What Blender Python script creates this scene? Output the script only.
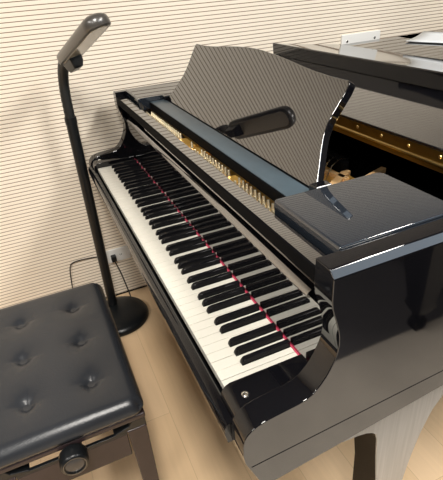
import bpy, bmesh, math, random
from mathutils import Vector, Matrix
random.seed(7)
for o in list(bpy.data.objects): bpy.data.objects.remove(o)
S = bpy.context.scene
C = S.collection
K = 0.74                      # height of the key tops above the floor
PI = math.pi

# ------------------------------------------------------------------ camera
cd = bpy.data.cameras.new('camera'); cam = bpy.data.objects.new('camera', cd); C.objects.link(cam)
cd.sensor_fit = 'HORIZONTAL'; cd.sensor_width = 36.0
cd.lens = 451.218 / 443 * 36; cd.shift_y = -9.99 / 443
cd.clip_start = 0.02
RM = Matrix(((0.4037213673, -0.4223506504, 0.8115596008), (0.9121542275, 0.2542692569, -0.3214371016), (-0.0705954877, 0.8700385468, 0.4879028633)))
cam.matrix_world = Matrix.Translation((1.122776, -0.187295, 0.619771 + K)) @ RM.to_4x4()
S.camera = cam
# ------------------------------------------------------------------ world, lights, exposure
w = bpy.data.worlds.new('world'); S.world = w; w.use_nodes = True
w.node_tree.nodes['Background'].inputs[0].default_value = (1.0, 0.97, 0.92, 1)
w.node_tree.nodes['Background'].inputs[1].default_value = 0.25
S.view_settings.view_transform = 'Standard'; S.view_settings.look = 'None'
S.view_settings.gamma = 1; S.view_settings.use_curve_mapping = False
S.view_settings.exposure = 0.0
LIGHTS = [(1.25, -0.27, 60), (1.25, 1.35, 76), (2.5, -1.6, 34), (0.9, -2.0, 44), (2.25, 1.75, 22)]  # last entry: unseen bluish light, added for the cool rim highlight
LSIZE = [(1.15, 0.28)] * 4 + [(1.0, 2.2)]
CEIL = 2.55
for (lx, ly, e), (sx_, sy_) in zip(LIGHTS, LSIZE):
    ld = bpy.data.lights.new('ceiling_lamp_light', 'AREA'); ld.shape = 'RECTANGLE'; ld.size = sx_; ld.size_y = sy_
    ld.energy = e; ld.color = (1.0, 0.955, 0.89) if sy_ < 1 else (0.72, 0.86, 1.0)
    lo = bpy.data.objects.new('ceiling_lamp_light', ld); C.objects.link(lo); lo.location = (lx, ly, CEIL - 0.045)

# ------------------------------------------------------------------ materials
def mat(name, col, rough=0.5, metal=0.0, ior=1.45, noise=0.0, nscale=30, bump=0.0, bscale=60, coat=0.0, spec=None):
    m = bpy.data.materials.new(name); m.use_nodes = True
    nt = m.node_tree; b = nt.nodes['Principled BSDF']
    b.inputs['Base Color'].default_value = (*col, 1); b.inputs['Roughness'].default_value = rough
    b.inputs['Metallic'].default_value = metal; b.inputs['IOR'].default_value = ior
    b.inputs['Coat Weight'].default_value = coat
    tc = nt.nodes.new('ShaderNodeTexCoord')
    if noise:
        n = nt.nodes.new('ShaderNodeTexNoise'); n.inputs['Scale'].default_value = nscale; n.inputs['Detail'].default_value = 4
        r = nt.nodes.new('ShaderNodeMix'); r.data_type = 'RGBA'
        r.inputs[6].default_value = (*[c * (1 - noise) for c in col], 1); r.inputs[7].default_value = (*[min(1, c * (1 + noise)) for c in col], 1)
        nt.links.new(tc.outputs['Object'], n.inputs['Vector']); nt.links.new(n.outputs['Fac'], r.inputs[0]); nt.links.new(r.outputs[2], b.inputs['Base Color'])
    if bump:
        n = nt.nodes.new('ShaderNodeTexNoise'); n.inputs['Scale'].default_value = bscale; n.inputs['Detail'].default_value = 3
        bp = nt.nodes.new('ShaderNodeBump'); bp.inputs['Strength'].default_value = bump; bp.inputs['Distance'].default_value = 0.002
        nt.links.new(tc.outputs['Object'], n.inputs['Vector']); nt.links.new(n.outputs['Fac'], bp.inputs['Height']); nt.links.new(bp.outputs[0], b.inputs['Normal'])
    return m

M = {}
M['gloss'] = mat('black_piano_lacquer', (0.003, 0.003, 0.004), 0.03, ior=1.6)
M['side'] = mat('polished_case_side', (0.003, 0.003, 0.004), 0.04, ior=2.1)
M['mirror'] = mat('mirror_polished_black_lacquer', (0.003, 0.003, 0.004), 0.02, ior=3.8)
M['gloss_soft'] = mat('black_piano_lacquer_worn', (0.012, 0.015, 0.02), 0.02, ior=1.95)
M['leglac'] = mat('dull_black_lacquer', (0.008, 0.006, 0.005), 0.2, ior=1.15)
M['ringmetal'] = mat('dark_chrome', (0.18, 0.18, 0.18), 0.3, 1.0)
M['capgrey'] = mat('dark_grey_cap', (0.03, 0.03, 0.032), 0.2, ior=1.5)
M['deskgloss'] = mat('polished_desk_lacquer', (0.003, 0.003, 0.004), 0.02, ior=2.3)
M['satin'] = mat('dusty_black_satin', (0.035, 0.055, 0.07), 0.38, ior=1.6, noise=0.25, nscale=40)
M['blackmat'] = mat('matt_black', (0.003, 0.003, 0.0035), 0.6, ior=1.1)
M['blackkey'] = mat('black_key_resin', (0.005, 0.005, 0.006), 0.15, ior=1.2)
M['ivory'] = mat('white_key_resin', (0.55, 0.53, 0.47), 0.22, ior=1.5)
M['red'] = mat('red_felt', (0.45, 0.035, 0.08), 0.9)
M['gold'] = mat('gold_bronze_plate', (0.72, 0.42, 0.10), 0.35, 0.6, noise=0.2)
M['brass'] = mat('brass', (0.75, 0.55, 0.22), 0.28, 1.0)
M['agedbrass'] = mat('aged_brass', (0.20, 0.13, 0.04), 0.35, 1.0)
M['brown'] = mat('brown_pin_plate', (0.10, 0.055, 0.03), 0.5)
M['pinmetal'] = mat('nickel_pin', (0.85, 0.74, 0.52), 0.3, 0.9)
M['steel'] = mat('steel', (0.7, 0.68, 0.62), 0.25, 1.0)
M['wood'] = mat('light_spruce', (0.66, 0.42, 0.20), 0.5, noise=0.15)
M['legreflect'] = None
M['leather'] = mat('black_leather', (0.020, 0.022, 0.026), 0.27, ior=1.45, bump=0.2, bscale=220)
M['benchwood'] = mat('dark_brown_lacquer', (0.030, 0.020, 0.021), 0.2, ior=1.38, noise=0.2)
M['plastic'] = mat('black_plastic', (0.006, 0.007, 0.008), 0.3, ior=1.4)
M['ribbed'] = mat('grey_black_rubber', (0.010, 0.011, 0.011), 0.45)
M['headtop'] = mat('brown_grey_satin_plastic', (0.055, 0.05, 0.045), 0.28, ior=1.7)
M['diffuser'] = mat('cream_plastic_diffuser', (0.36, 0.33, 0.27), 0.15, ior=2.4)
M['whiteplastic'] = mat('white_plastic', (0.82, 0.82, 0.80), 0.35)
M['paper'] = mat('pale_blue_white_paper', (0.72, 0.76, 0.80), 0.6)
M['darkwall'] = mat('dark_grey_brown_curtain_wall', (0.05, 0.045, 0.042), 0.8, noise=0.1)
M['dimceiling'] = mat('grey_ceiling', (0.16, 0.17, 0.19), 0.8)
M['plaster'] = mat('white_plaster', (0.78, 0.74, 0.67), 0.8, noise=0.03)
M['greyfloor'] = mat('grey_beige_carpet', (0.42, 0.37, 0.31), 0.85, noise=0.12, nscale=8)

M['darkfloor'] = mat('dark_grey_floor', (0.06, 0.055, 0.055), 0.9, noise=0.1, nscale=8)
def wall_slat():
    m = bpy.data.materials.new('grooved_acoustic_panel'); m.use_nodes = True
    nt = m.node_tree; b = nt.nodes['Principled BSDF']; b.inputs['Roughness'].default_value = 0.55
    N = nt.nodes.new; L = nt.links.new
    tc = N('ShaderNodeTexCoord'); sp = N('ShaderNodeSeparateXYZ'); L(tc.outputs['Object'], sp.inputs[0])
    d = N('ShaderNodeMath'); d.operation = 'DIVIDE'; d.inputs[1].default_value = 0.0158; L(sp.outputs['Z'], d.inputs[0])
    f = N('ShaderNodeMath'); f.operation = 'FRACT'; L(d.outputs[0], f.inputs[0])
    c = N('ShaderNodeValToRGB'); L(f.outputs[0], c.inputs[0])
    e = c.color_ramp.elements
    e[0].position = 0.0; e[0].color = (1, 1, 1, 1); e[1].position = 1.0; e[1].color = (1, 1, 1, 1)
    for p_, v in ((0.40, 1), (0.44, 0), (0.58, 0), (0.62, 1)):
        k = e.new(p_); k.color = (v, v, v, 1)
    # soft tone differences from board to board along the wall
    mp = N('ShaderNodeMapping'); mp.inputs['Scale'].default_value = (1, 1.2, 6); L(tc.outputs['Object'], mp.inputs[0])
    n = N('ShaderNodeTexNoise'); n.inputs['Scale'].default_value = 3; L(mp.outputs[0], n.inputs['Vector'])
    mx = N('ShaderNodeMix'); mx.data_type = 'RGBA'; mx.inputs[6].default_value = (0.84, 0.755, 0.63, 1); mx.inputs[7].default_value = (0.90, 0.82, 0.70, 1)
    L(n.outputs['Fac'], mx.inputs[0])
    m2 = N('ShaderNodeMix'); m2.data_type = 'RGBA'; m2.inputs[6].default_value = (0.20, 0.135, 0.085, 1)
    L(c.outputs[0], m2.inputs[0]); L(mx.outputs[2], m2.inputs[7]); L(m2.outputs[2], b.inputs['Base Color'])
    bp = N('ShaderNodeBump'); bp.inputs['Strength'].default_value = 0.3; bp.inputs['Distance'].default_value = 0.002
    L(c.outputs[0], bp.inputs['Height']); L(bp.outputs[0], b.inputs['Normal'])
    return m
M['slat'] = wall_slat()

def planks(name, c1, c2, rough, wid, dirx=True):
    m = bpy.data.materials.new(name); m.use_nodes = True
    nt = m.node_tree; b = nt.nodes['Principled BSDF']; b.inputs['Roughness'].default_value = rough
    N = nt.nodes.new; L = nt.links.new
    tc = N('ShaderNodeTexCoord'); mp = N('ShaderNodeMapping'); L(tc.outputs['Object'], mp.inputs[0])
    mp.inputs['Rotation'].default_value = (0, 0, 0 if dirx else PI / 2)
    br = N('ShaderNodeTexBrick'); L(mp.outputs[0], br.inputs['Vector'])
    br.inputs['Scale'].default_value = 1; br.inputs['Brick Width'].default_value = 1.2; br.inputs['Row Height'].default_value = wid
    br.inputs['Mortar Size'].default_value = 0.0008
    br.inputs['Color1'].default_value = (*c1, 1); br.inputs['Color2'].default_value = (*c2, 1)
    br.inputs['Mortar'].default_value = (*[c * 0.72 for c in c1], 1)
    m3 = N('ShaderNodeMapping'); m3.inputs['Scale'].default_value = (1.5, 30, 1) if dirx else (30, 1.5, 1); L(tc.outputs['Object'], m3.inputs[0])
    n = N('ShaderNodeTexNoise'); n.inputs['Scale'].default_value = 2; n.inputs['Detail'].default_value = 4; L(m3.outputs[0], n.inputs['Vector'])
    r = N('ShaderNodeMapRange'); r.inputs[3].default_value = 0.9; r.inputs[4].default_value = 1.08; L(n.outputs['Fac'], r.inputs[0])
    v = N('ShaderNodeVectorMath'); v.operation = 'SCALE'; L(br.outputs['Color'], v.inputs[0]); L(r.outputs[0], v.inputs['Scale'])
    L(v.outputs[0], b.inputs['Base Color'])
    return m
M['floor'] = planks('light_maple_floor', (0.70, 0.50, 0.30), (0.74, 0.54, 0.34), 0.35, 0.15)
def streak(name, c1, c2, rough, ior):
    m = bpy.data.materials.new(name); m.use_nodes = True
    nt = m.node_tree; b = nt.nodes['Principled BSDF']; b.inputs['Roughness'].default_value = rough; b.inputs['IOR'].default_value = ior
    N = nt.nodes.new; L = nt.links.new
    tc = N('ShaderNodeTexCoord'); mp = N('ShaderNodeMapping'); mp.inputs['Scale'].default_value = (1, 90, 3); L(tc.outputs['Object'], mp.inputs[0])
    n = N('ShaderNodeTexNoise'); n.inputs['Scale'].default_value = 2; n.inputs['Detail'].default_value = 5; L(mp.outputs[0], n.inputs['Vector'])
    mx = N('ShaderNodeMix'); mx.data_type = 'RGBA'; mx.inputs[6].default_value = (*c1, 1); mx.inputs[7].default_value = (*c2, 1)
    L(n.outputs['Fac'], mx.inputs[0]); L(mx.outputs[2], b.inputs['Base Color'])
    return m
M['legreflect'] = streak('painted_leg_reflection', (0.26, 0.25, 0.235), (0.44, 0.43, 0.41), 0.3, 1.5)  # bright reflection on the black leg, painted in as pale grey streaks

# ------------------------------------------------------------------ mesh helpers
def obj(name, bm, m, parent=None, bevel=0.0, seg=3, smooth=True, ang=35):
    me = bpy.data.meshes.new(name)
    bmesh.ops.recalc_face_normals(bm, faces=bm.faces)
    if smooth:
        for f in bm.faces: f.smooth = True
        if not bevel:
            for e in bm.edges:
                if len(e.link_faces) == 2 and e.calc_face_angle(0) > math.radians(ang): e.smooth = False
    bm.to_mesh(me); bm.free()
    me.materials.append(M[m] if isinstance(m, str) else m)
    o = bpy.data.objects.new(name, me); C.objects.link(o)
    if parent:
        o.parent = parent
        r = parent
        off = Vector((0, 0, 0))
        while r: off += r.location; r = r.parent
        o.location = -off
    if bevel:
        b = o.modifiers.new('bevel', 'BEVEL'); b.width = bevel; b.segments = seg; b.limit_method = 'ANGLE'; b.angle_limit = math.radians(40); b.harden_normals = True
    return o
def box(bm, x0, x1, y0, y1, z0, z1):
    v = [bm.verts.new((x, y, z)) for z in (z0, z1) for x, y in ((x0, y0), (x1, y0), (x1, y1), (x0, y1))]
    for f in ((3, 2, 1, 0), (4, 5, 6, 7), (0, 1, 5, 4), (1, 2, 6, 5), (2, 3, 7, 6), (3, 0, 4, 7)): bm.faces.new([v[i] for i in f])
def prism(bm, pts, axis, a, b):
    """extrude a 2-D outline along axis; outline given in the two other axes, in order"""
    def P(p, t):
        l = [p[0], p[1]]; l.insert(axis, t); return l
    A = [bm.verts.new(P(p, a)) for p in pts]; B = [bm.verts.new(P(p, b)) for p in pts]
    n = len(pts)
    bm.faces.new(A); bm.faces.new(B[::-1])
    for i in range(n): bm.faces.new((A[i], B[i], B[(i + 1) % n], A[(i + 1) % n]))
def rings(bm, rs, cap=True):
    R_ = [[bm.verts.new(p) for p in r] for r in rs]
    n = len(rs[0])
    for a, b in zip(R_, R_[1:]):
        for i in range(n): bm.faces.new((a[i], a[(i + 1) % n], b[(i + 1) % n], b[i]))
    if cap: bm.faces.new(R_[0][::-1]); bm.faces.new(R_[-1])
def tube(bm, path, r, n=12):
    path = [Vector(p) for p in path]; rr = r if isinstance(r, (list, tuple)) else [r] * len(path)
    rs = []; u = None
    for i, p in enumerate(path):
        t = (path[min(i + 1, len(path) - 1)] - path[max(i - 1, 0)]).normalized()
        if u is None:
            u = t.orthogonal().normalized()
        u = (u - t * u.dot(t)).normalized(); v = t.cross(u)
        rs.append([p + (u * math.cos(2 * PI * k / n) + v * math.sin(2 * PI * k / n)) * rr[i] for k in range(n)])
    rings(bm, rs)
def lathe(bm, c, prof, axis=Vector((0, 0, 1)), n=32):
    c = Vector(c); axis = Vector(axis).normalized(); u = axis.orthogonal().normalized(); v = axis.cross(u)
    rings(bm, [[c + axis * h + (u * math.cos(2 * PI * k / n) + v * math.sin(2 * PI * k / n)) * r for k in range(n)] for r, h in prof])
def spline(pts, n=8):
    P = [Vector(p) for p in pts]; P = [P[0] * 2 - P[1]] + P + [P[-1] * 2 - P[-2]]; out = []
    for i in range(1, len(P) - 2):
        for k in range(n):
            t = k / n; a, b, c, d = P[i - 1:i + 3]
            out.append(0.5 * ((2 * b) + (c - a) * t + (2 * a - 5 * b + 4 * c - d) * t * t + (3 * b - a - 3 * c + d) * t ** 3))
    out.append(P[-2]); return out
def B(): return bmesh.new()
def tag(o, label=None, cat=None, group=None, kind=None):
    if label: o['label'] = label
    if cat: o['category'] = cat
    if group: o['group'] = group
    if kind: o['kind'] = kind
    return o
def thing(name, label, cat, loc=(0, 0, 0), group=None):
    o = bpy.data.objects.new(name, None); C.objects.link(o); o.location = loc; o.empty_display_size = 0.1
    return tag(o, label, cat, group)

# ------------------------------------------------------------------ room
WX = -0.80; X1 = 3.4; Y0 = -3.0; Y1 = 3.6
def struct(name, bm, m, label=None, **k): return tag(obj(name, bm, m, smooth=False, **k), label, None, None, 'structure')
b = B(); box(b, WX - 0.1, X1 + 0.1, Y0 - 0.1, Y1 + 0.1, -0.1, 0); struct('floor', b, 'floor', 'light maple plank floor')
b = B(); box(b, WX - 0.1, WX, Y0, Y1, 0, CEIL); struct('wall_left', b, 'slat', 'cream acoustic wall with fine dark horizontal grooves')
b = B(); box(b, X1, X1 + 0.1, Y0, Y1, 0, CEIL); struct('wall_right', b, 'darkwall', 'dark grey brown wall')
b = B(); box(b, WX - 0.1, X1 + 0.1, Y0 - 0.1, Y0, 0, CEIL); struct('wall_front', b, 'darkwall', 'dark grey brown wall')
b = B(); box(b, WX - 0.1, X1 + 0.1, Y1, Y1 + 0.1, 0, CEIL); struct('wall_back', b, 'darkwall', 'dark grey brown wall')
b = B(); box(b, WX - 0.1, X1 + 0.1, Y0 - 0.1, Y1 + 0.1, CEIL, CEIL + 0.1); struct('ceiling', b, 'dimceiling', 'plain grey ceiling')
b = B(); box(b, WX, WX + 0.004, Y0, Y1, 0, 0.006); struct('trim_1', b, 'blackmat', 'thin dark joint along the foot of the grooved wall')
b = B(); box(b, 0.86, X1, Y0, Y1, 0.0, 0.004); struct('trim_2', b, 'greyfloor', 'grey beige carpet strip of the floor')

b = B(); box(b, 1.36, X1, 0.2, Y1, 0.0, 0.006); struct('trim_3', b, 'darkfloor', 'dark grey floor area under the second piano')  # darker grey sheet laid over part of the floor
for i, (lx, ly, e) in enumerate(LIGHTS):
    nm = ['nearest to the keyboard', 'beside the piano tail', 'furthest from the grooved wall', 'behind the bench', 'of large bluish kind']
    hx, hy = LSIZE[i][0] / 2 + 0.025, LSIZE[i][1] / 2 + 0.02
    t = thing('ceiling_light', 'white rectangular ceiling light ' + nm[i] if i < 4 else 'large bluish light beyond the piano side, added for the cool rim highlight', 'ceiling light', (lx, ly, CEIL), 'ceiling lights')
    b = B(); box(b, lx - hx, lx + hx, ly - hy, ly + hy, CEIL - 0.04, CEIL); obj('light_housing', b, 'whiteplastic', t, bevel=0.004)

# ------------------------------------------------------------------ grand piano
piano = thing('grand_piano', 'black lacquered grand piano beside the grooved wall, its keyboard open', 'piano', (0, 0.6, 0))
W = 0.717
def sh(pts): return [(y, z + K) for y, z in pts]
prof = [(0.012, -0.130), (-0.018, -0.052), (-0.0205, -0.03), (-0.0195, -0.008), (-0.0165, 0.004), (-0.011, 0.013), (-0.003, 0.020), (0.007, 0.0255), (0.025, 0.0295), (0.05, 0.032), (0.075, 0.034),
        (0.092, 0.037), (0.106, 0.044), (0.118, 0.056), (0.127, 0.068), (0.135, 0.082), (0.141, 0.095), (0.146, 0.11), (0.148, 0.127), (0.1475, 0.141), (0.145, 0.155), (0.1405, 0.172), (0.1355, 0.188), (0.132, 0.2), (0.1305, 0.215), (0.131, 0.262),
        (0.75, 0.262), (0.75, -0.085), (0.45, -0.085)]
for s in (1, -1):
    b = B(); prism(b, sh(prof), 0, s * (W - 0.045), s * W)
    te = [e for e in b.edges if all(abs(abs(v.co.x) - W) < 1e-5 and abs(v.co.z - K - 0.262) < 1e-5 for v in e.verts)]
    bmesh.ops.bevel(b, geom=te, offset=0.011, segments=1, affect='EDGES')
    o = obj('case_side', b, 'side', piano, bevel=0.0016, seg=2)
    o.data.materials.append(M['gloss'])
    for f in o.data.polygons:
        if abs(f.normal.x) < 0.95: f.material_index = 1
    b = B(); prism(b, sh([(0.013, -0.131), (-0.008, -0.066), (0.40, -0.048), (0.76, -0.048), (0.76, -0.086), (0.45, -0.086)]), 0, s * W, s * (W + 0.0008))
    o = obj('case_moulding', b, 'side', piano)
    o.data.materials.append(M['blackmat'])
    for f in o.data.polygons:
        if abs(f.normal.x) < 0.5: f.material_index = 1
# curved rim at the back
out = [(W, 0.745), (W, 0.85), (0.71, 0.95), (0.66, 1.08), (0.55, 1.22), (0.42, 1.35), (0.30, 1.5), (0.2, 1.68), (0.08, 1.84), (-0.08, 1.93), (-0.3, 1.96), (-0.5, 1.94), (-0.65, 1.87), (-W, 1.74), (-W, 1.4), (-W, 0.745)]
sp = spline([(x, y, 0) for x, y in out], 4)
def offset(pl, d):
    res = []
    for i, p in enumerate(pl):
        t = (pl[min(i + 1, len(pl) - 1)] - pl[max(i - 1, 0)]).normalized(); res.append(p + Vector((-t.y, t.x, 0)) * d)
    return res
inn = offset(sp, 0.045)
b = B()
rings(b, [[(p.x, p.y, K - 0.085), (p.x, p.y, K + 0.262), (q.x, q.y, K + 0.262), (q.x, q.y, K - 0.085)] for p, q in zip(sp, inn)])
obj('case_rim', b, 'gloss', piano, ang=50)
b = B(); prism(b, [(-0.67, 0.03), (0.67, 0.03)] + [(p.x, p.y) for p in inn], 2, K - 0.085, K - 0.055); obj('keybed', b, 'gloss', piano)
# key slip in front of the keys
b = B(); prism(b, sh([(-0.027, -0.05), (-0.031, -0.03), (-0.0305, -0.016), (-0.027, -0.0075), (-0.021, -0.0045), (-0.012, -0.0055), (-0.009, -0.009), (-0.009, -0.05)]), 0, -0.671, 0.671)
obj('key_slip', b, 'gloss', piano)
b = B(); box(b, -0.671, 0.671, -0.009, 0.03, K - 0.055, K - 0.04); obj('key_slip_base', b, 'blackmat', piano, smooth=False)
# cheek blocks with screws
for s in (1, -1):
    pr = sh([(-0.012, -0.04), (-0.0135, -0.012), (-0.0125, 0.0), (-0.009, 0.009), (-0.003, 0.0155), (0.006, 0.019), (0.15, 0.019), (0.15, -0.04)])
    b = B(); prism(b, pr, 0, s * 0.6145, s * 0.6715); ck = obj('cheek_block', b, 'gloss', piano, bevel=0.002)
    b = B(); lathe(b, (s * 0.650, 0.018, K + 0.019), [(0.0062, 0), (0.0062, 0.0012), (0.0045, 0.0018), (0.004, 0.0008), (0.0015, 0.0006)], n=20); obj('screw', b, 'steel', ck)
# keys
P_ = 1.225 / 52
kinds = {}
pat = 'CDEFGAB'
offs = {'C#': -0.0024, 'D#': 0.0024, 'F#': -0.0032, 'G#': 0.0, 'A#': 0.0032}
def black_off(a):   # offset of the black key above the white key letter a
    return offs.get(a + '#')
BW = 0.0065
def white_mesh(l, first=False, last=False):
    hw = P_ / 2 - 0.00045
    xl, xr = -hw, hw
    o_r = black_off(l) if not last else None
    prev = {'D': 'C', 'E': 'D', 'G': 'F', 'A': 'G', 'B': 'A'}.get(l)
    o_l = black_off(prev) if prev and not first else None
    pts = [(xl, 0), (xr, 0)]
    if o_r is not None:
        nx = P_ / 2 + o_r - BW; pts += [(xr, 0.0495), (nx, 0.0495), (nx, 0.16)]
    else: pts += [(xr, 0.16)]
    if o_l is not None:
        nx = -P_ / 2 + o_l + BW; pts += [(nx, 0.16), (nx, 0.0495), (xl, 0.0495)]
    else: pts += [(xl, 0.16)]
    b = B(); prism(b, pts, 2, -0.016, 0.0)
    return b
def add_key(name, meshname, mk, mt, x, y, z, bev):
    if meshname not in kinds:
        o = obj(name, mk(), mt, None, bevel=bev, seg=2); kinds[meshname] = o
    else:
        o = kinds[meshname].copy(); C.objects.link(o)
    o.name = name; o.parent = piano; o.location = Vector((x, y, z)) - piano.location
    return o
def black_mesh():
    b = B()
    w0, w1 = 0.0056, 0.0047
    secs = [(0.0, -0.003, w0, w0), (0.0004, 0.0035, w0, w1 + .0007), (0.003, 0.0085, w0, w1 + 0.0003), (0.0062, 0.0112, w0, w1), (0.010, 0.0120, w0, w1), (0.1005, 0.0124, w0, w1)]
    rs = []
    for y, z, a, c in secs:
        rs.append([(-a, y, -0.006), (a, y, -0.006), (a, y, -0.001 if z > 0 else -0.003), (c + .0004, y, z - 0.001), (c - .0006, y, z), (-c + .0006, y, z), (-c - .0004, y, z - 0.001), (-a, y, -0.001 if z > 0 else -0.003)])
    rings(b, rs); return b
for i in range(52):
    l = 'ABCDEFG'[i % 7]
    x = -0.6125 + (i + 0.5) * P_
    key = ('A0' if i == 0 else 'C8' if i == 51 else l)
    dz = random.uniform(-0.0003, 0.0003)
    add_key('white_key', 'w' + key, lambda: white_mesh(l, i == 0, i == 51), 'ivory', x, 0, K + dz, 0.0009)
    if i < 51 and black_off(l) is not None:
        add_key('black_key', 'b', black_mesh, 'blackkey', x + P_ / 2 + black_off(l), 0.05, K, 0)
b = B(); box(b, -0.640, 0.640, 0.1512, 0.1536, K + 0.0005, K + 0.0025); obj('felt_strip', b, 'red', piano, smooth=False)
# fallboard: upright polished board with a rolled top
fp = [(0.150, 0.003), (0.1500, 0.155), (0.149, 0.159), (0.1505, 0.1625), (0.155, 0.166), (0.162, 0.170), (0.168, 0.173), (0.174, 0.174), (0.178, 0.171), (0.176, 0.163), (0.170, 0.155), (0.170, 0.003)]
b = B(); prism(b, sh([(0.154, -0.002), (0.154, 0.155), (0.170, 0.155), (0.170, -0.002)]), 0, -0.6705, 0.6705); fb = obj('fallboard', b, 'mirror', piano, smooth=False)
b = B(); prism(b, sh([(0.1530, 0.152), (0.1478, 0.156), (0.1475, 0.159), (0.1495, 0.1625), (0.155, 0.1665), (0.162, 0.1705), (0.168, 0.1735), (0.174, 0.174), (0.178, 0.171), (0.178, 0.155), (0.170, 0.152)]), 0, -0.628, 0.628)
obj('fallboard_lip', b, 'mirror', fb, ang=50)
# stretcher bar across the front
b = B(); box(b, -0.6715, 0.6715, 0.131, 0.163, K + 0.218, K + 0.2455); sb = obj('stretcher_bar', b, 'blackmat', piano, bevel=0.003)
b = B(); box(b, -0.671, 0.671, 0.134, 0.1625, K + 0.244, K + 0.2465); obj('stretcher_cap', b, 'mirror', sb, smooth=False)
# gold plate, pins, felts below the music shelf
b = B(); box(b, -0.6715, 0.34, 0.24, 0.50, K + 0.15, K + 0.168); obj('iron_plate', b, 'gold', piano, bevel=0.003)
b = B(); box(b, -0.67, 0.67, 0.19, 1.6, K + 0.02, K + 0.03); obj('soundboard', b, 'blackmat', piano, smooth=False)
b = B(); box(b, -0.6715, 0.6715, 0.171, 0.1775, K + 0.02, K + 0.19); obj('pin_block', b, 'blackmat', piano, smooth=False)
b = B(); box(b, -0.6715, -0.125, 0.1775, 0.24, K + 0.10, K + 0.188); obj('pin_plate', b, 'brown', piano, smooth=False)
b = B(); box(b, -0.125, 0.6715, 0.1775, 0.24, K + 0.10, K + 0.196); obj('pin_plate', b, 'gold', piano, smooth=False)
for x0, x1 in ((-0.12, -0.04), (-0.02, 0.03), (0.22, 0.26), (0.462, 0.478)):
    b = B(); box(b, x0, x1, 0.180, 0.232, K + 0.186, K + 0.214); obj('plate_lug', b, 'gold', piano, bevel=0.004)
def pin_shape(b, c):
    lathe(b, c, [(0.0030, 0), (0.0030, 0.016), (0.0048, 0.017), (0.0048, 0.024), (0.0034, 0.026), (0.0032, 0.038), (0.0026, 0.039)], n=8)
pin = None
for i in range(96):
    x = -0.44 + (i // 2) * 0.019 + (i % 2) * 0.0095
    if any(x0 - .004 < x < x1 + .004 for x0, x1 in ((-0.12, -0.04), (-0.02, 0.03), (0.22, 0.26))): continue
    if pin is None:
        b = B(); pin_shape(b, (0, 0, 0)); pin = obj('tuning_pin', b, 'pinmetal'); o = pin
    else:
        o = pin.copy(); C.objects.link(o)
    o.parent = piano; o.location = Vector((x, 0.187 + (i % 2) * 0.015, K + 0.188)) - piano.location
# music shelf and side panels
b = B(); box(b, -0.478, 0.478, 0.211, 0.315, K + 0.222, K + 0.250); ms = obj('music_shelf', b, 'blackmat', piano, bevel=0.003)
b = B(); box(b, -0.476, 0.476, 0.214, 0.268, K + 0.2495, K + 0.2515); obj('shelf_facing', b, 'satin', ms, smooth=False)
for s in (1, -1):
    b = B()
    x0, x1 = (0.482, 0.6715)
    pts = [(x0, 0.172), (x1, 0.172), (x1, 0.41), (x0 + 0.012, 0.41), (x0 + 0.004, 0.406), (x0, 0.396)]
    prism(b, [(s * a, c) for a, c in pts], 2, K + 0.224, K + 0.2665)
    fe = [e for e in b.edges if all(abs(v.co.y - 0.172) < 1e-5 and v.co.z > K + 0.26 for v in e.verts)]
    bmesh.ops.bevel(b, geom=fe, offset=0.006, segments=4, affect='EDGES', profile=0.5)
    obj('side_panel', b, 'gloss_soft', piano, bevel=0.0016, seg=2)
# music desk, leaning back
th = math.radians(31)
def D(x, s, off=0.0):
    return Vector((x, 0.272 + s * math.sin(th) + off * math.cos(th), K + 0.2515 + s * math.cos(th) - off * math.sin(th)))
half = [(0.468, 0.0), (0.462, 0.006), (0.443, 0.042), (0.424, 0.075), (0.412, 0.10), (0.407, 0.124), (0.408, 0.145), (0.410, 0.162), (0.413, 0.19), (0.412, 0.205), (0.406, 0.2105), (0.385, 0.2105), (0.345, 0.2105), (0.29, 0.213), (0.238, 0.217), (0.17, 0.224), (0.103, 0.2295), (0.04, 0.233)]
outl = half + [(0, 0.2335)] + [(-x * (0.985 if s > 0.03 else 1), s) for x, s in half[::-1]]
b = B()
A_ = [b.verts.new(D(x, s)) for x, s in outl]; B_ = [b.verts.new(D(x, s, 0.018)) for x, s in outl]
b.faces.new(A_); b.faces.new(B_[::-1])
for i in range(len(outl)): b.faces.new((A_[i], B_[i], B_[(i + 1) % len(outl)], A_[(i + 1) % len(outl)]))
obj('music_desk', b, 'deskgloss', piano, bevel=0.0022, seg=2)
for s in (1, -1):
    b = B(); tube(b, [D(s * 0.3, 0.15, 0.018), (s * 0.3, 0.40, K + 0.168)], 0.006, 8); obj('desk_prop', b, 'brass', piano)
    b = B(); box(b, s * 0.468 - 0.012, s * 0.468 + 0.012, 0.262, 0.30, K + 0.248, K + 0.266); obj('desk_hinge', b, 'gloss', piano, bevel=0.003)
# strings / dampers glimpsed behind the desk
b = B(); box(b, -0.60, 0.27, 0.485, 0.505, K + 0.168, K + 0.20); obj('damper_rail', b, 'blackmat', piano, bevel=0.003)
for (xa, ya, xb, yb, wd) in ((0.335, 0.40, 0.270, 0.50, 0.010), (0.18, 0.452, 0.31, 0.470, 0.007), (0.33, 0.51, 0.305, 0.585, 0.007)):
    b = B(); d = (Vector((xb, yb, 0)) - Vector((xa, ya, 0))).normalized(); n_ = Vector((-d.y, d.x, 0)) * wd
    a0 = Vector((xa, ya, 0)); b0 = Vector((xb, yb, 0))
    prism(b, [tuple((a0 + n_)[:2]), tuple((b0 + n_)[:2]), tuple((b0 - n_)[:2]), tuple((a0 - n_)[:2])], 2, K + 0.165, K + 0.178)
    obj('wooden_strip', b, 'wood', piano, bevel=0.001)
for i in range(8):
    x = 0.14 + i * 0.02
    b = B(); tube(b, [(x, 0.43, K + 0.172), (x + 0.002, 0.445, K + 0.205), (x - 0.01, 0.475, K + 0.212), (x - 0.02, 0.51, K + 0.202)], 0.0016, 6); obj('damper_wire', b, 'steel', piano)
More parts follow.
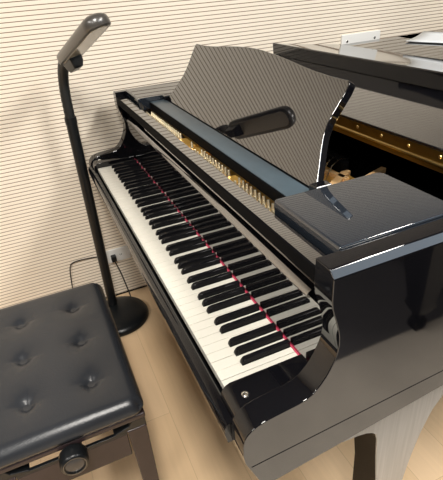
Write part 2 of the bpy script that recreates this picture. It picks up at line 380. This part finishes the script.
# lid
lo = [(0.728, 0.50), (0.728, 0.85)] + [(p.x * 1.015, p.y + 0.01) for p in sp[5:-5]] + [(-0.70, 1.75), (-0.70, 0.50)]
b = B(); prism(b, [(x if x > -0.70 else -0.70, y) for x, y in lo], 2, K + 0.270, K + 0.310)
obj('lid', b, 'side', piano, bevel=0.002)
b = B(); prism(b, sh([(0.842, 0.3105), (0.840, 0.355), (0.843, 0.358), (0.97, 0.338), (1.19, 0.3125), (1.19, 0.3105)]), 0, -0.70, 0.715)
obj('folded_lid_flap', b, 'gloss', piano, bevel=0.0015, seg=2)
b = B(); box(b, -0.69, 0.72, 0.4975, 0.4998, K + 0.2835, K + 0.305); hg = obj('lid_hinge', b, 'agedbrass', piano, smooth=False)
b = B(); tube(b, [(-0.69, 0.495, K + 0.281), (0.72, 0.495, K + 0.281)], 0.0036, 10); obj('hinge_knuckle', b, 'brass', hg)
b = B(); box(b, -0.69, 0.72, 0.4965, 0.4999, K + 0.266, K + 0.277); obj('hinge_leaf', b, 'agedbrass', hg, smooth=False)
for i in range(18):
    b = B(); lathe(b, (-0.66 + i * 0.08, 0.4975, K + 0.295), [(0.004, 0), (0.003, 0.0012)], axis=(0, -1, 0), n=10); obj('hinge_screw', b, 'brass', hg)
for s in (1, -1):
    b = B(); box(b, s * 0.70 - 0.012, s * 0.70 + 0.012, 0.60, 0.64, K + 0.26, K + 0.272); obj('lid_rest', b, 'blackmat', piano)
# legs: T-shaped bracket running into a tapering post with a caster
def leg(cx, cy, s=1, front=True):
    hw = 0.038
    pr = [(-0.215, -0.084), (-0.215, -0.214), (-0.135, -0.2235), (-0.115, -0.226), (-0.095, -0.231), (-0.078, -0.240), (-0.068, -0.25), (-0.062, -0.272), (-0.056, -0.34), (-0.045, -0.43), (-0.040, -0.66),
          (0.022, -0.66), (0.034, -0.56), (0.045, -0.47), (0.055, -0.40), (0.07, -0.33), (0.092, -0.265), (0.125, -0.215), (0.17, -0.18), (0.24, -0.165), (0.24, -0.084)]
    if s == -2: pr = [(y * 0.55, z) for y, z in pr]
    b = B(); prism(b, sh([(cy + y, z) for y, z in pr]), 0, cx - hw, cx + hw); l = obj('leg', b, 'leglac', piano, bevel=0.003)
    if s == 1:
        b = B(); prism(b, sh([(cy + y, z) for y, z in pr]), 0, cx + hw, cx + hw + 0.004); o = obj('painted_reflection', b, 'legreflect', l, bevel=0.001)  # thin added sheet that carries the painted reflection
        o['label'] = 'pale reflection painted on the outer leg face'
    b = B(); box(b, cx - 0.012, cx + 0.012, cy - 0.03, cy + 0.01, K - 0.70, K - 0.655); obj('caster_fork', b, 'brass', l, bevel=0.002)
    b = B(); lathe(b, (cx - 0.011, cy - 0.012, 0.027), [(0.012, 0), (0.027, 0.001), (0.027, 0.021), (0.012, 0.022)], axis=(1, 0, 0), n=24); obj('caster', b, 'brass', l)
leg(0.618, 0.378, 1); leg(-0.626, 0.378, -1); leg(-0.3, 1.7, -2)
# pedal lyre
b = B(); 
for s in (1, -1): box(b, s * 0.075 - 0.012, s * 0.075 + 0.012, 0.32, 0.36, 0.13, K - 0.084)
ly = obj('pedal_lyre', b, 'gloss', piano, bevel=0.002)
b = B(); box(b, -0.13, 0.13, 0.29, 0.38, 0.07, 0.135); obj('pedal_box', b, 'gloss', ly, bevel=0.006)
for x in (-0.07, 0, 0.07):
    b = B(); box(b, x - 0.012, x + 0.012, 0.19, 0.30, 0.075, 0.085); obj('pedal', b, 'brass', ly, bevel=0.003)

# sheet curled on the lid
b = B(); R1 = []
for i in range(9):
    t = i / 8
    yy = 1.61 - t * 0.20; zz = K + 0.3135 + 0.010 * max(0, (0.55 - t)) ** 1.5 * 3
    R1.append([b.verts.new((-0.62 + t * 0.10 + j * 0.065, yy + j * 0.02, zz - 0.010 * max(0, .5 - t) * j * .4)) for j in range(6)])
for a, c in zip(R1, R1[1:]):
    for j in range(5): b.faces.new((a[j], a[j + 1], c[j + 1], c[j]))
o = obj('sheet_music', b, 'paper'); tag(o, 'pale sheet with a curling corner lying on the piano lid', 'sheet of paper')
sm = o.modifiers.new('s', 'SOLIDIFY'); sm.thickness = 0.004; sm.offset = 1

# ------------------------------------------------------------------ piano bench
bx0, bx1, by0, by1 = -0.240, 0.345, -0.485, -0.113
bcx, bcy = (bx0 + bx1) / 2, (by0 + by1) / 2
bench = thing('piano_bench', 'black buttoned leather piano bench in front of the keyboard', 'bench', (bcx, bcy, 0))
btn = [(x, y) for x in (-0.114, 0.053, 0.220) for y in (-0.220, -0.376)]
nx_, ny_ = 120, 80
ZT, ZB = K - 0.2485, K - 0.294
def cz(x, y):
    u = (x - bcx) / ((bx1 - bx0) / 2); v = (y - bcy) / ((by1 - by0) / 2)
    dx = (1 - abs(u)) * (bx1 - bx0) / 2; dy = (1 - abs(v)) * (by1 - by0) / 2
    r = 0.036
    ex = 1 - min(1, dx / r); ey = 1 - min(1, dy / r)
    h = 1 - math.sqrt(min(1, ex ** 2.2 + ey ** 2.2)) ** 2.2 if (ex > 0 or ey > 0) else 1
    h = max(0, h) ** 0.6
    z = h * 0.028 + 0.006 * (1 - u * u) * (1 - v * v)
    for (px, py) in btn:
        d = math.hypot(x - px, y - py); a = math.atan2(y - py, x - px)
        z -= 0.012 * math.exp(-(d / 0.018) ** 2) + 0.0075 * math.exp(-(d / 0.045) ** 2)
        z -= 0.0016 * math.exp(-((d - 0.028) / 0.016) ** 2) * max(0, math.cos(a * 4 + 0.6)) ** 3
    return z
b = B(); G = []
for j in range(ny_ + 1):
    row = []
    for i in range(nx_ + 1):
        x = bx0 + (bx1 - bx0) * i / nx_; y = by0 + (by1 - by0) * j / ny_
        # rounded corners in plan
        u = x; v = y; rc = 0.03
        qx = max(bx0 + rc - x, x - (bx1 - rc), 0); qy = max(by0 + rc - y, y - (by1 - rc), 0)
        if qx > 0 and qy > 0:
            m_ = max(qx, qy); L_ = math.hypot(qx, qy)
            k = m_ / L_
            sx = -1 if x < bcx else 1; sy = -1 if y < bcy else 1
            u = (bx0 + rc if sx < 0 else bx1 - rc) + sx * qx * k; v = (by0 + rc if sy < 0 else by1 - rc) + sy * qy * k
        row.append(b.verts.new((u, v, ZT - 0.028 + cz(x, y))))
    G.append(row)
for j in range(ny_):
    for i in range(nx_): b.faces.new((G[j][i], G[j][i + 1], G[j + 1][i + 1], G[j + 1][i]))
loop = [G[0][i] for i in range(nx_)] + [G[j][nx_] for j in range(ny_)] + [G[ny_][i] for i in range(nx_, 0, -1)] + [G[j][0] for j in range(ny_, 0, -1)]
prev = loop
for (ins, z) in ((0.0, ZB + 0.012), (0.003, ZB + 0.004), (0.008, ZB)):
    cur = []
    for v_ in loop:
        d = Vector((v_.co.x - bcx, v_.co.y - bcy)); 
        cur.append(b.verts.new((v_.co.x - math.copysign(ins, d.x) * (1 if abs(d.x) > (bx1 - bx0) / 2 - 0.031 else 0), v_.co.y - math.copysign(ins, d.y) * (1 if abs(d.y) > (by1 - by0) / 2 - 0.031 else 0), z)))
    n = len(loop)
    for i in range(n): b.faces.new((prev[i], cur[i], cur[(i + 1) % n], prev[(i + 1) % n]))
    prev = cur
b.faces.new(prev)
cush = obj('cushion', b, 'leather', bench, ang=60)
for px, py in btn:
    z = ZT - 0.028 + cz(px, py) - 0.001
    b = B(); lathe(b, (px, py, z), [(0.0118, 0), (0.0118, 0.0025), (0.0105, 0.0045), (0.0085, 0.0046), (0.006, 0.0040), (0.001, 0.0040)], n=20); obj('button', b, 'leather', cush)
b = B(); box(b, bx0 + 0.004, bx1 - 0.004, by0 + 0.004, by1 - 0.004, K - 0.309, K - 0.293); obj('seat_board', b, 'benchwood', bench, bevel=0.004)
ex0, ex1, ey0, ey1 = bx0 + 0.012, bx1 - 0.004, by0 + 0.008, by1 - 0.006
for (px, sx) in ((ex0, 1), (ex1, -1)):
    for (py, sy) in ((ey0, 1), (ey1, -1)):
        b = B()
        rs = []
        for z, o_, wd in ((0.0, 0.006, 0.038), (0.15, 0.003, 0.041), (0.38, 0.0, 0.047), (K - 0.335, 0, 0.05)):
            xa = px + sx * (-0.0 * o_); ya = py
            xb = px + sx * wd; yb = py + sy * wd
            rs.append([(xa, ya, z), (xb, ya, z), (xb, yb, z), (xa, yb, z)])
        rings(b, rs); lg = obj('leg', b, 'benchwood', bench, bevel=0.003)
        b = B()
        xq = px + sx * 0.002; 
        prism(b, [(py, K - 0.336), (py, K - 0.309), (py + sy * 0.034, K - 0.309), (py + sy * 0.042, K - 0.322), (py + sy * 0.075, K - 0.331), (py + sy * 0.082, K - 0.336)], 0, xq, xq + sx * 0.03)
        obj('lift_bracket', b, 'plastic', bench, bevel=0.002)
for (xa, xb, ya, yb) in ((ex0 + 0.05, ex1 - 0.05, ey1 - 0.028, ey1 - 0.006), (ex0 + 0.05, ex1 - 0.05, ey0 + 0.006, ey0 + 0.028), (ex1 - 0.012, ex1 - 0.003, ey0 + 0.05, ey1 - 0.05), (ex0 + 0.006, ex0 + 0.03, ey0 + 0.05, ey1 - 0.05)):
    b = B(); box(b, xa, xb, ya, yb, K - 0.425, K - 0.345); obj('apron', b, 'benchwood', bench, bevel=0.003)
    b = B(); box(b, xa, xb, ya, yb, K - 0.3465, K - 0.336); obj('slide_rail', b, 'plastic', bench, bevel=0.001)
# scissor bars under the seat
for s in (1, -1):
    b = B(); tube(b, [(ex0 + 0.05, bcy + s * 0.10, K - 0.34), (ex1 - 0.05, bcy + s * 0.10, K - 0.322)], 0.006, 8); obj('scissor_bar', b, 'steel', bench)
kx = ex1
b = B()
kp = [(0.020, -0.02), (0.020, 0.0), (0.026, 0.002), (0.0275, 0.006), (0.0275, 0.030), (0.026, 0.034), (0.0225, 0.036), (0.0205, 0.0335), (0.012, 0.0315), (0.001, 0.031)]
n = 48; c = Vector((kx, -0.298, K - 0.328))
rings(b, [[c + Vector((h, (r + (0.0007 * (k % 2) if 0.005 < h < 0.031 and r > .027 else 0)) * math.cos(2 * PI * k / n), (r + (0.0007 * (k % 2) if 0.005 < h < 0.031 and r > .027 else 0)) * math.sin(2 * PI * k / n))) for k in range(n)] for r, h in [(r_ * 1.18, h_ * 1.1) for r_, h_ in kp]])
kb = obj('height_knob', b, 'plastic', bench, ang=50)
b = B(); lathe(b, (kx + 0.0365, -0.298, K - 0.328), [(0.0262, 0), (0.0262, 0.003), (0.0250, 0.003), (0.0250, 0.0)], axis=(1, 0, 0), n=40); obj('knob_ring', b, 'ringmetal', kb)
b = B(); lathe(b, (kx + 0.032, -0.298, K - 0.328), [(0.0240, 0), (0.0240, 0.0035), (0.020, 0.005), (0.001, 0.0055)], axis=(1, 0, 0), n=40); obj('knob_cap', b, 'capgrey', kb)

# ------------------------------------------------------------------ floor lamp
lcx, lcy = -0.62, -0.05
lamp = thing('floor_lamp', 'black floor reading lamp with a long rounded head, standing between wall and bench', 'lamp', (lcx, lcy, 0))
b = B(); lathe(b, (lcx, lcy, 0), [(0.132, 0), (0.140, 0.003), (0.141, 0.010), (0.136, 0.022), (0.122, 0.032), (0.092, 0.040), (0.05, 0.044), (0.005, 0.045)], n=56); obj('base', b, 'plastic', lamp)
px_, py_ = -0.682, -0.058
b = B(); lathe(b, (px_, py_, 0.026), [(0.020, 0), (0.020, 0.012), (0.014, 0.016)], n=24); obj('pole_socket', b, 'plastic', lamp)
b = B(); tube(b, [(px_, py_, 0.03), (px_, py_ + 0.006, K + 0.18)], 0.021, 24); obj('pole', b, 'plastic', lamp)
b = B(); tube(b, [(px_, py_ + 0.006, K + 0.172), (px_, py_ + 0.006, K + 0.198)], 0.0225, 24); obj('collar', b, 'plastic', lamp)
H0 = Vector((-0.535, -0.026, 0.422 + K)); H1 = Vector((-0.215, 0.043, 0.540 + K)); ax = (H1 - H0).normalized()
nk = spline([(px_, py_ + 0.006, K + 0.19), (px_, py_ + 0.008, K + 0.27), (px_ + 0.004, py_ + 0.012, K + 0.325), (px_ + 0.03, py_ + 0.018, K + 0.372), tuple(H0 + Vector((-0.075, -0.006, -0.016))), tuple(H0 + Vector((-0.02, 0, -0.016)))], 8)
b = B(); pth = []; rr = []
for i, p in enumerate(nk):
    pth.append(p); rr.append(0.0195 if i % 2 else 0.018)
tube(b, pth, rr, 16); obj('flexible_neck', b, 'ribbed', lamp)
wv = Vector((-ax.y, ax.x, 0)).normalized(); up = ax.cross(wv)
if up.z < 0: up = -up
Lh = (H1 - H0).length
nl = wv if wv.y < 0 else -wv; RO = math.radians(10)
up, nl = up * math.cos(RO) + nl * math.sin(RO), nl * math.cos(RO) - up * math.sin(RO)
wv = nl
def stad(hw, L, inset, h, x0=0.0, n=12):
    r = hw - inset; pts = []
    cx1 = L - hw; cx0 = hw
    for k in range(n + 1):
        a = -PI / 2 + PI * k / n; pts.append((cx1 + r * math.cos(a), r * math.sin(a)))
    for k in range(n + 1):
        a = PI / 2 + PI * k / n; pts.append((cx0 + r * math.cos(a), r * math.sin(a)))
    return [H0 + ax * (x - 0.02) + wv * y + up * h for x, y in pts]
HW = 0.040; LL = Lh + 0.03
b = B(); rings(b, [stad(HW, LL, .0035, -0.013), stad(HW, LL, 0.0, -0.010), stad(HW, LL, 0, 0.006), stad(HW, LL, 0.0025, 0.014), stad(HW, LL, 0.009, 0.020), stad(HW, LL, 0.02, 0.0245), stad(HW, LL, 0.034, 0.026)])
hd = obj('lamp_head', b, 'headtop', lamp, ang=50)
b = B(); rings(b, [stad(HW, LL, 0.013, -0.0145), stad(HW, LL, 0.012, -0.0135), stad(HW, LL, 0.012, -0.011)]); obj('light_diffuser', b, 'diffuser', hd)
b = B(); c0 = H0 + ax * 0.035
for_ = []
rings(b, [[H0 + ax * (0.02 + dx * k) + wv * (dy * k) + up * h for dx, dy in ((-0.03, -0.022), (0.05, -0.022), (0.05, 0.022), (-0.03, 0.022))] for h, k in ((-0.012, 1.0), (-0.03, 0.95), (-0.046, 0.7))])
obj('head_bracket', b, 'plastic', lamp, bevel=0.003)
# cord from base to the socket on the wall
b = B(); tube(b, spline([(lcx - 0.05, lcy + 0.06, 0.02), (-0.66, 0.03, 0.008), (-0.72, 0.035, 0.03), (-0.765, 0.02, 0.14), (-0.772, 0.006, 0.2), (-0.772, 0.004, K - 0.52)], 8), 0.0028, 8); obj('cord', b, 'plastic', lamp)
b = B(); tube(b, spline([(WX + 0.006, -0.03, K - 0.50), (WX + 0.006, -0.10, K - 0.487), (WX + 0.006, -0.175, K - 0.486), (WX + 0.007, -0.20, K - 0.51), (WX + 0.007, -0.212, K - 0.60), (WX + 0.02, -0.22, 0.01)], 8), 0.0024, 8)
o = obj('power_cord', b, 'plastic'); tag(o, 'thin dark cord running down the grooved wall behind the bench', 'cord')
# wall socket
sk = thing('wall_socket', 'white power socket low on the grooved wall, behind the lamp pole', 'socket', (WX, 0.03, K - 0.5))
b = B(); box(b, WX, WX + 0.008, -0.035, 0.085, K - 0.545, K - 0.475); obj('cover_plate', b, 'whiteplastic', sk, bevel=0.003)
for y, z in ((0.035, -0.510), (0.042, -0.510)):
    b = B(); box(b, WX + 0.0075, WX + 0.0085, y, y + 0.002, K + z - 0.004, K + z + 0.004); obj('slot', b, 'blackmat', sk, smooth=False)
pg = B(); box(pg, WX + 0.008, WX + 0.034, -0.010, 0.014, K - 0.53, K - 0.500); obj('plug', pg, 'plastic', lamp, bevel=0.004)
# control panel on the wall beyond the lid
sk = thing('wall_control_panel', 'white rectangular panel on the grooved wall above the piano lid', 'wall panel', (WX, 1.39, K + 0.28))
b = B(); box(b, WX, WX + 0.012, 1.27, 1.50, K + 0.235, K + 0.336); obj('panel_plate', b, 'whiteplastic', sk, bevel=0.003)
for y in (1.30, 1.465):
    b = B(); lathe(b, (WX + 0.0115, y, K + 0.305), [(0.006, 0), (0.006, 0.002), (0.004, 0.003)], axis=(1, 0, 0), n=16); obj('panel_screw', b, 'steel', sk)

# ------------------------------------------------------------------ neighbouring piano (seen only as a reflection in the case side)
t = thing('grand_piano', 'second black grand piano, seen mirrored in the case side of the first', 'piano', (1.75, 1.6, 0))
b = B(); prism(b, [(1.28, 1.0), (1.30, 0.96), (2.7, 0.96), (2.7, 2.3), (1.9, 2.6), (1.5, 2.4), (1.30, 1.9)], 2, K - 0.12, K + 0.26); obj('case_rim', b, 'gloss', t, bevel=0.004)
for cx, cy in ((1.36, 1.08), (2.6, 1.1), (1.75, 2.35)):
    b = B(); rings(b, [[(cx + dx * r, cy + dy * r, z) for dx, dy in ((-1, -1), (1, -1), (1, 1), (-1, 1))] for z, r in ((0.09, 0.026), (0.13, 0.045), (0.16, 0.04), (0.5, 0.085), (0.62, 0.1))]); l = obj('leg', b, 'gloss', t, bevel=0.003)
    b = B(); lathe(b, (cx - 0.02, cy, 0.035), [(0.01, 0), (0.035, 0.001), (0.035, 0.04), (0.01, 0.041)], axis=(1, 0, 0), n=24); obj('caster', b, 'blackmat', l)
    b = B(); box(b, cx - 0.018, cx + 0.018, cy - 0.018, cy + 0.018, 0.06, 0.092); obj('caster_fork', b, 'blackmat', l)
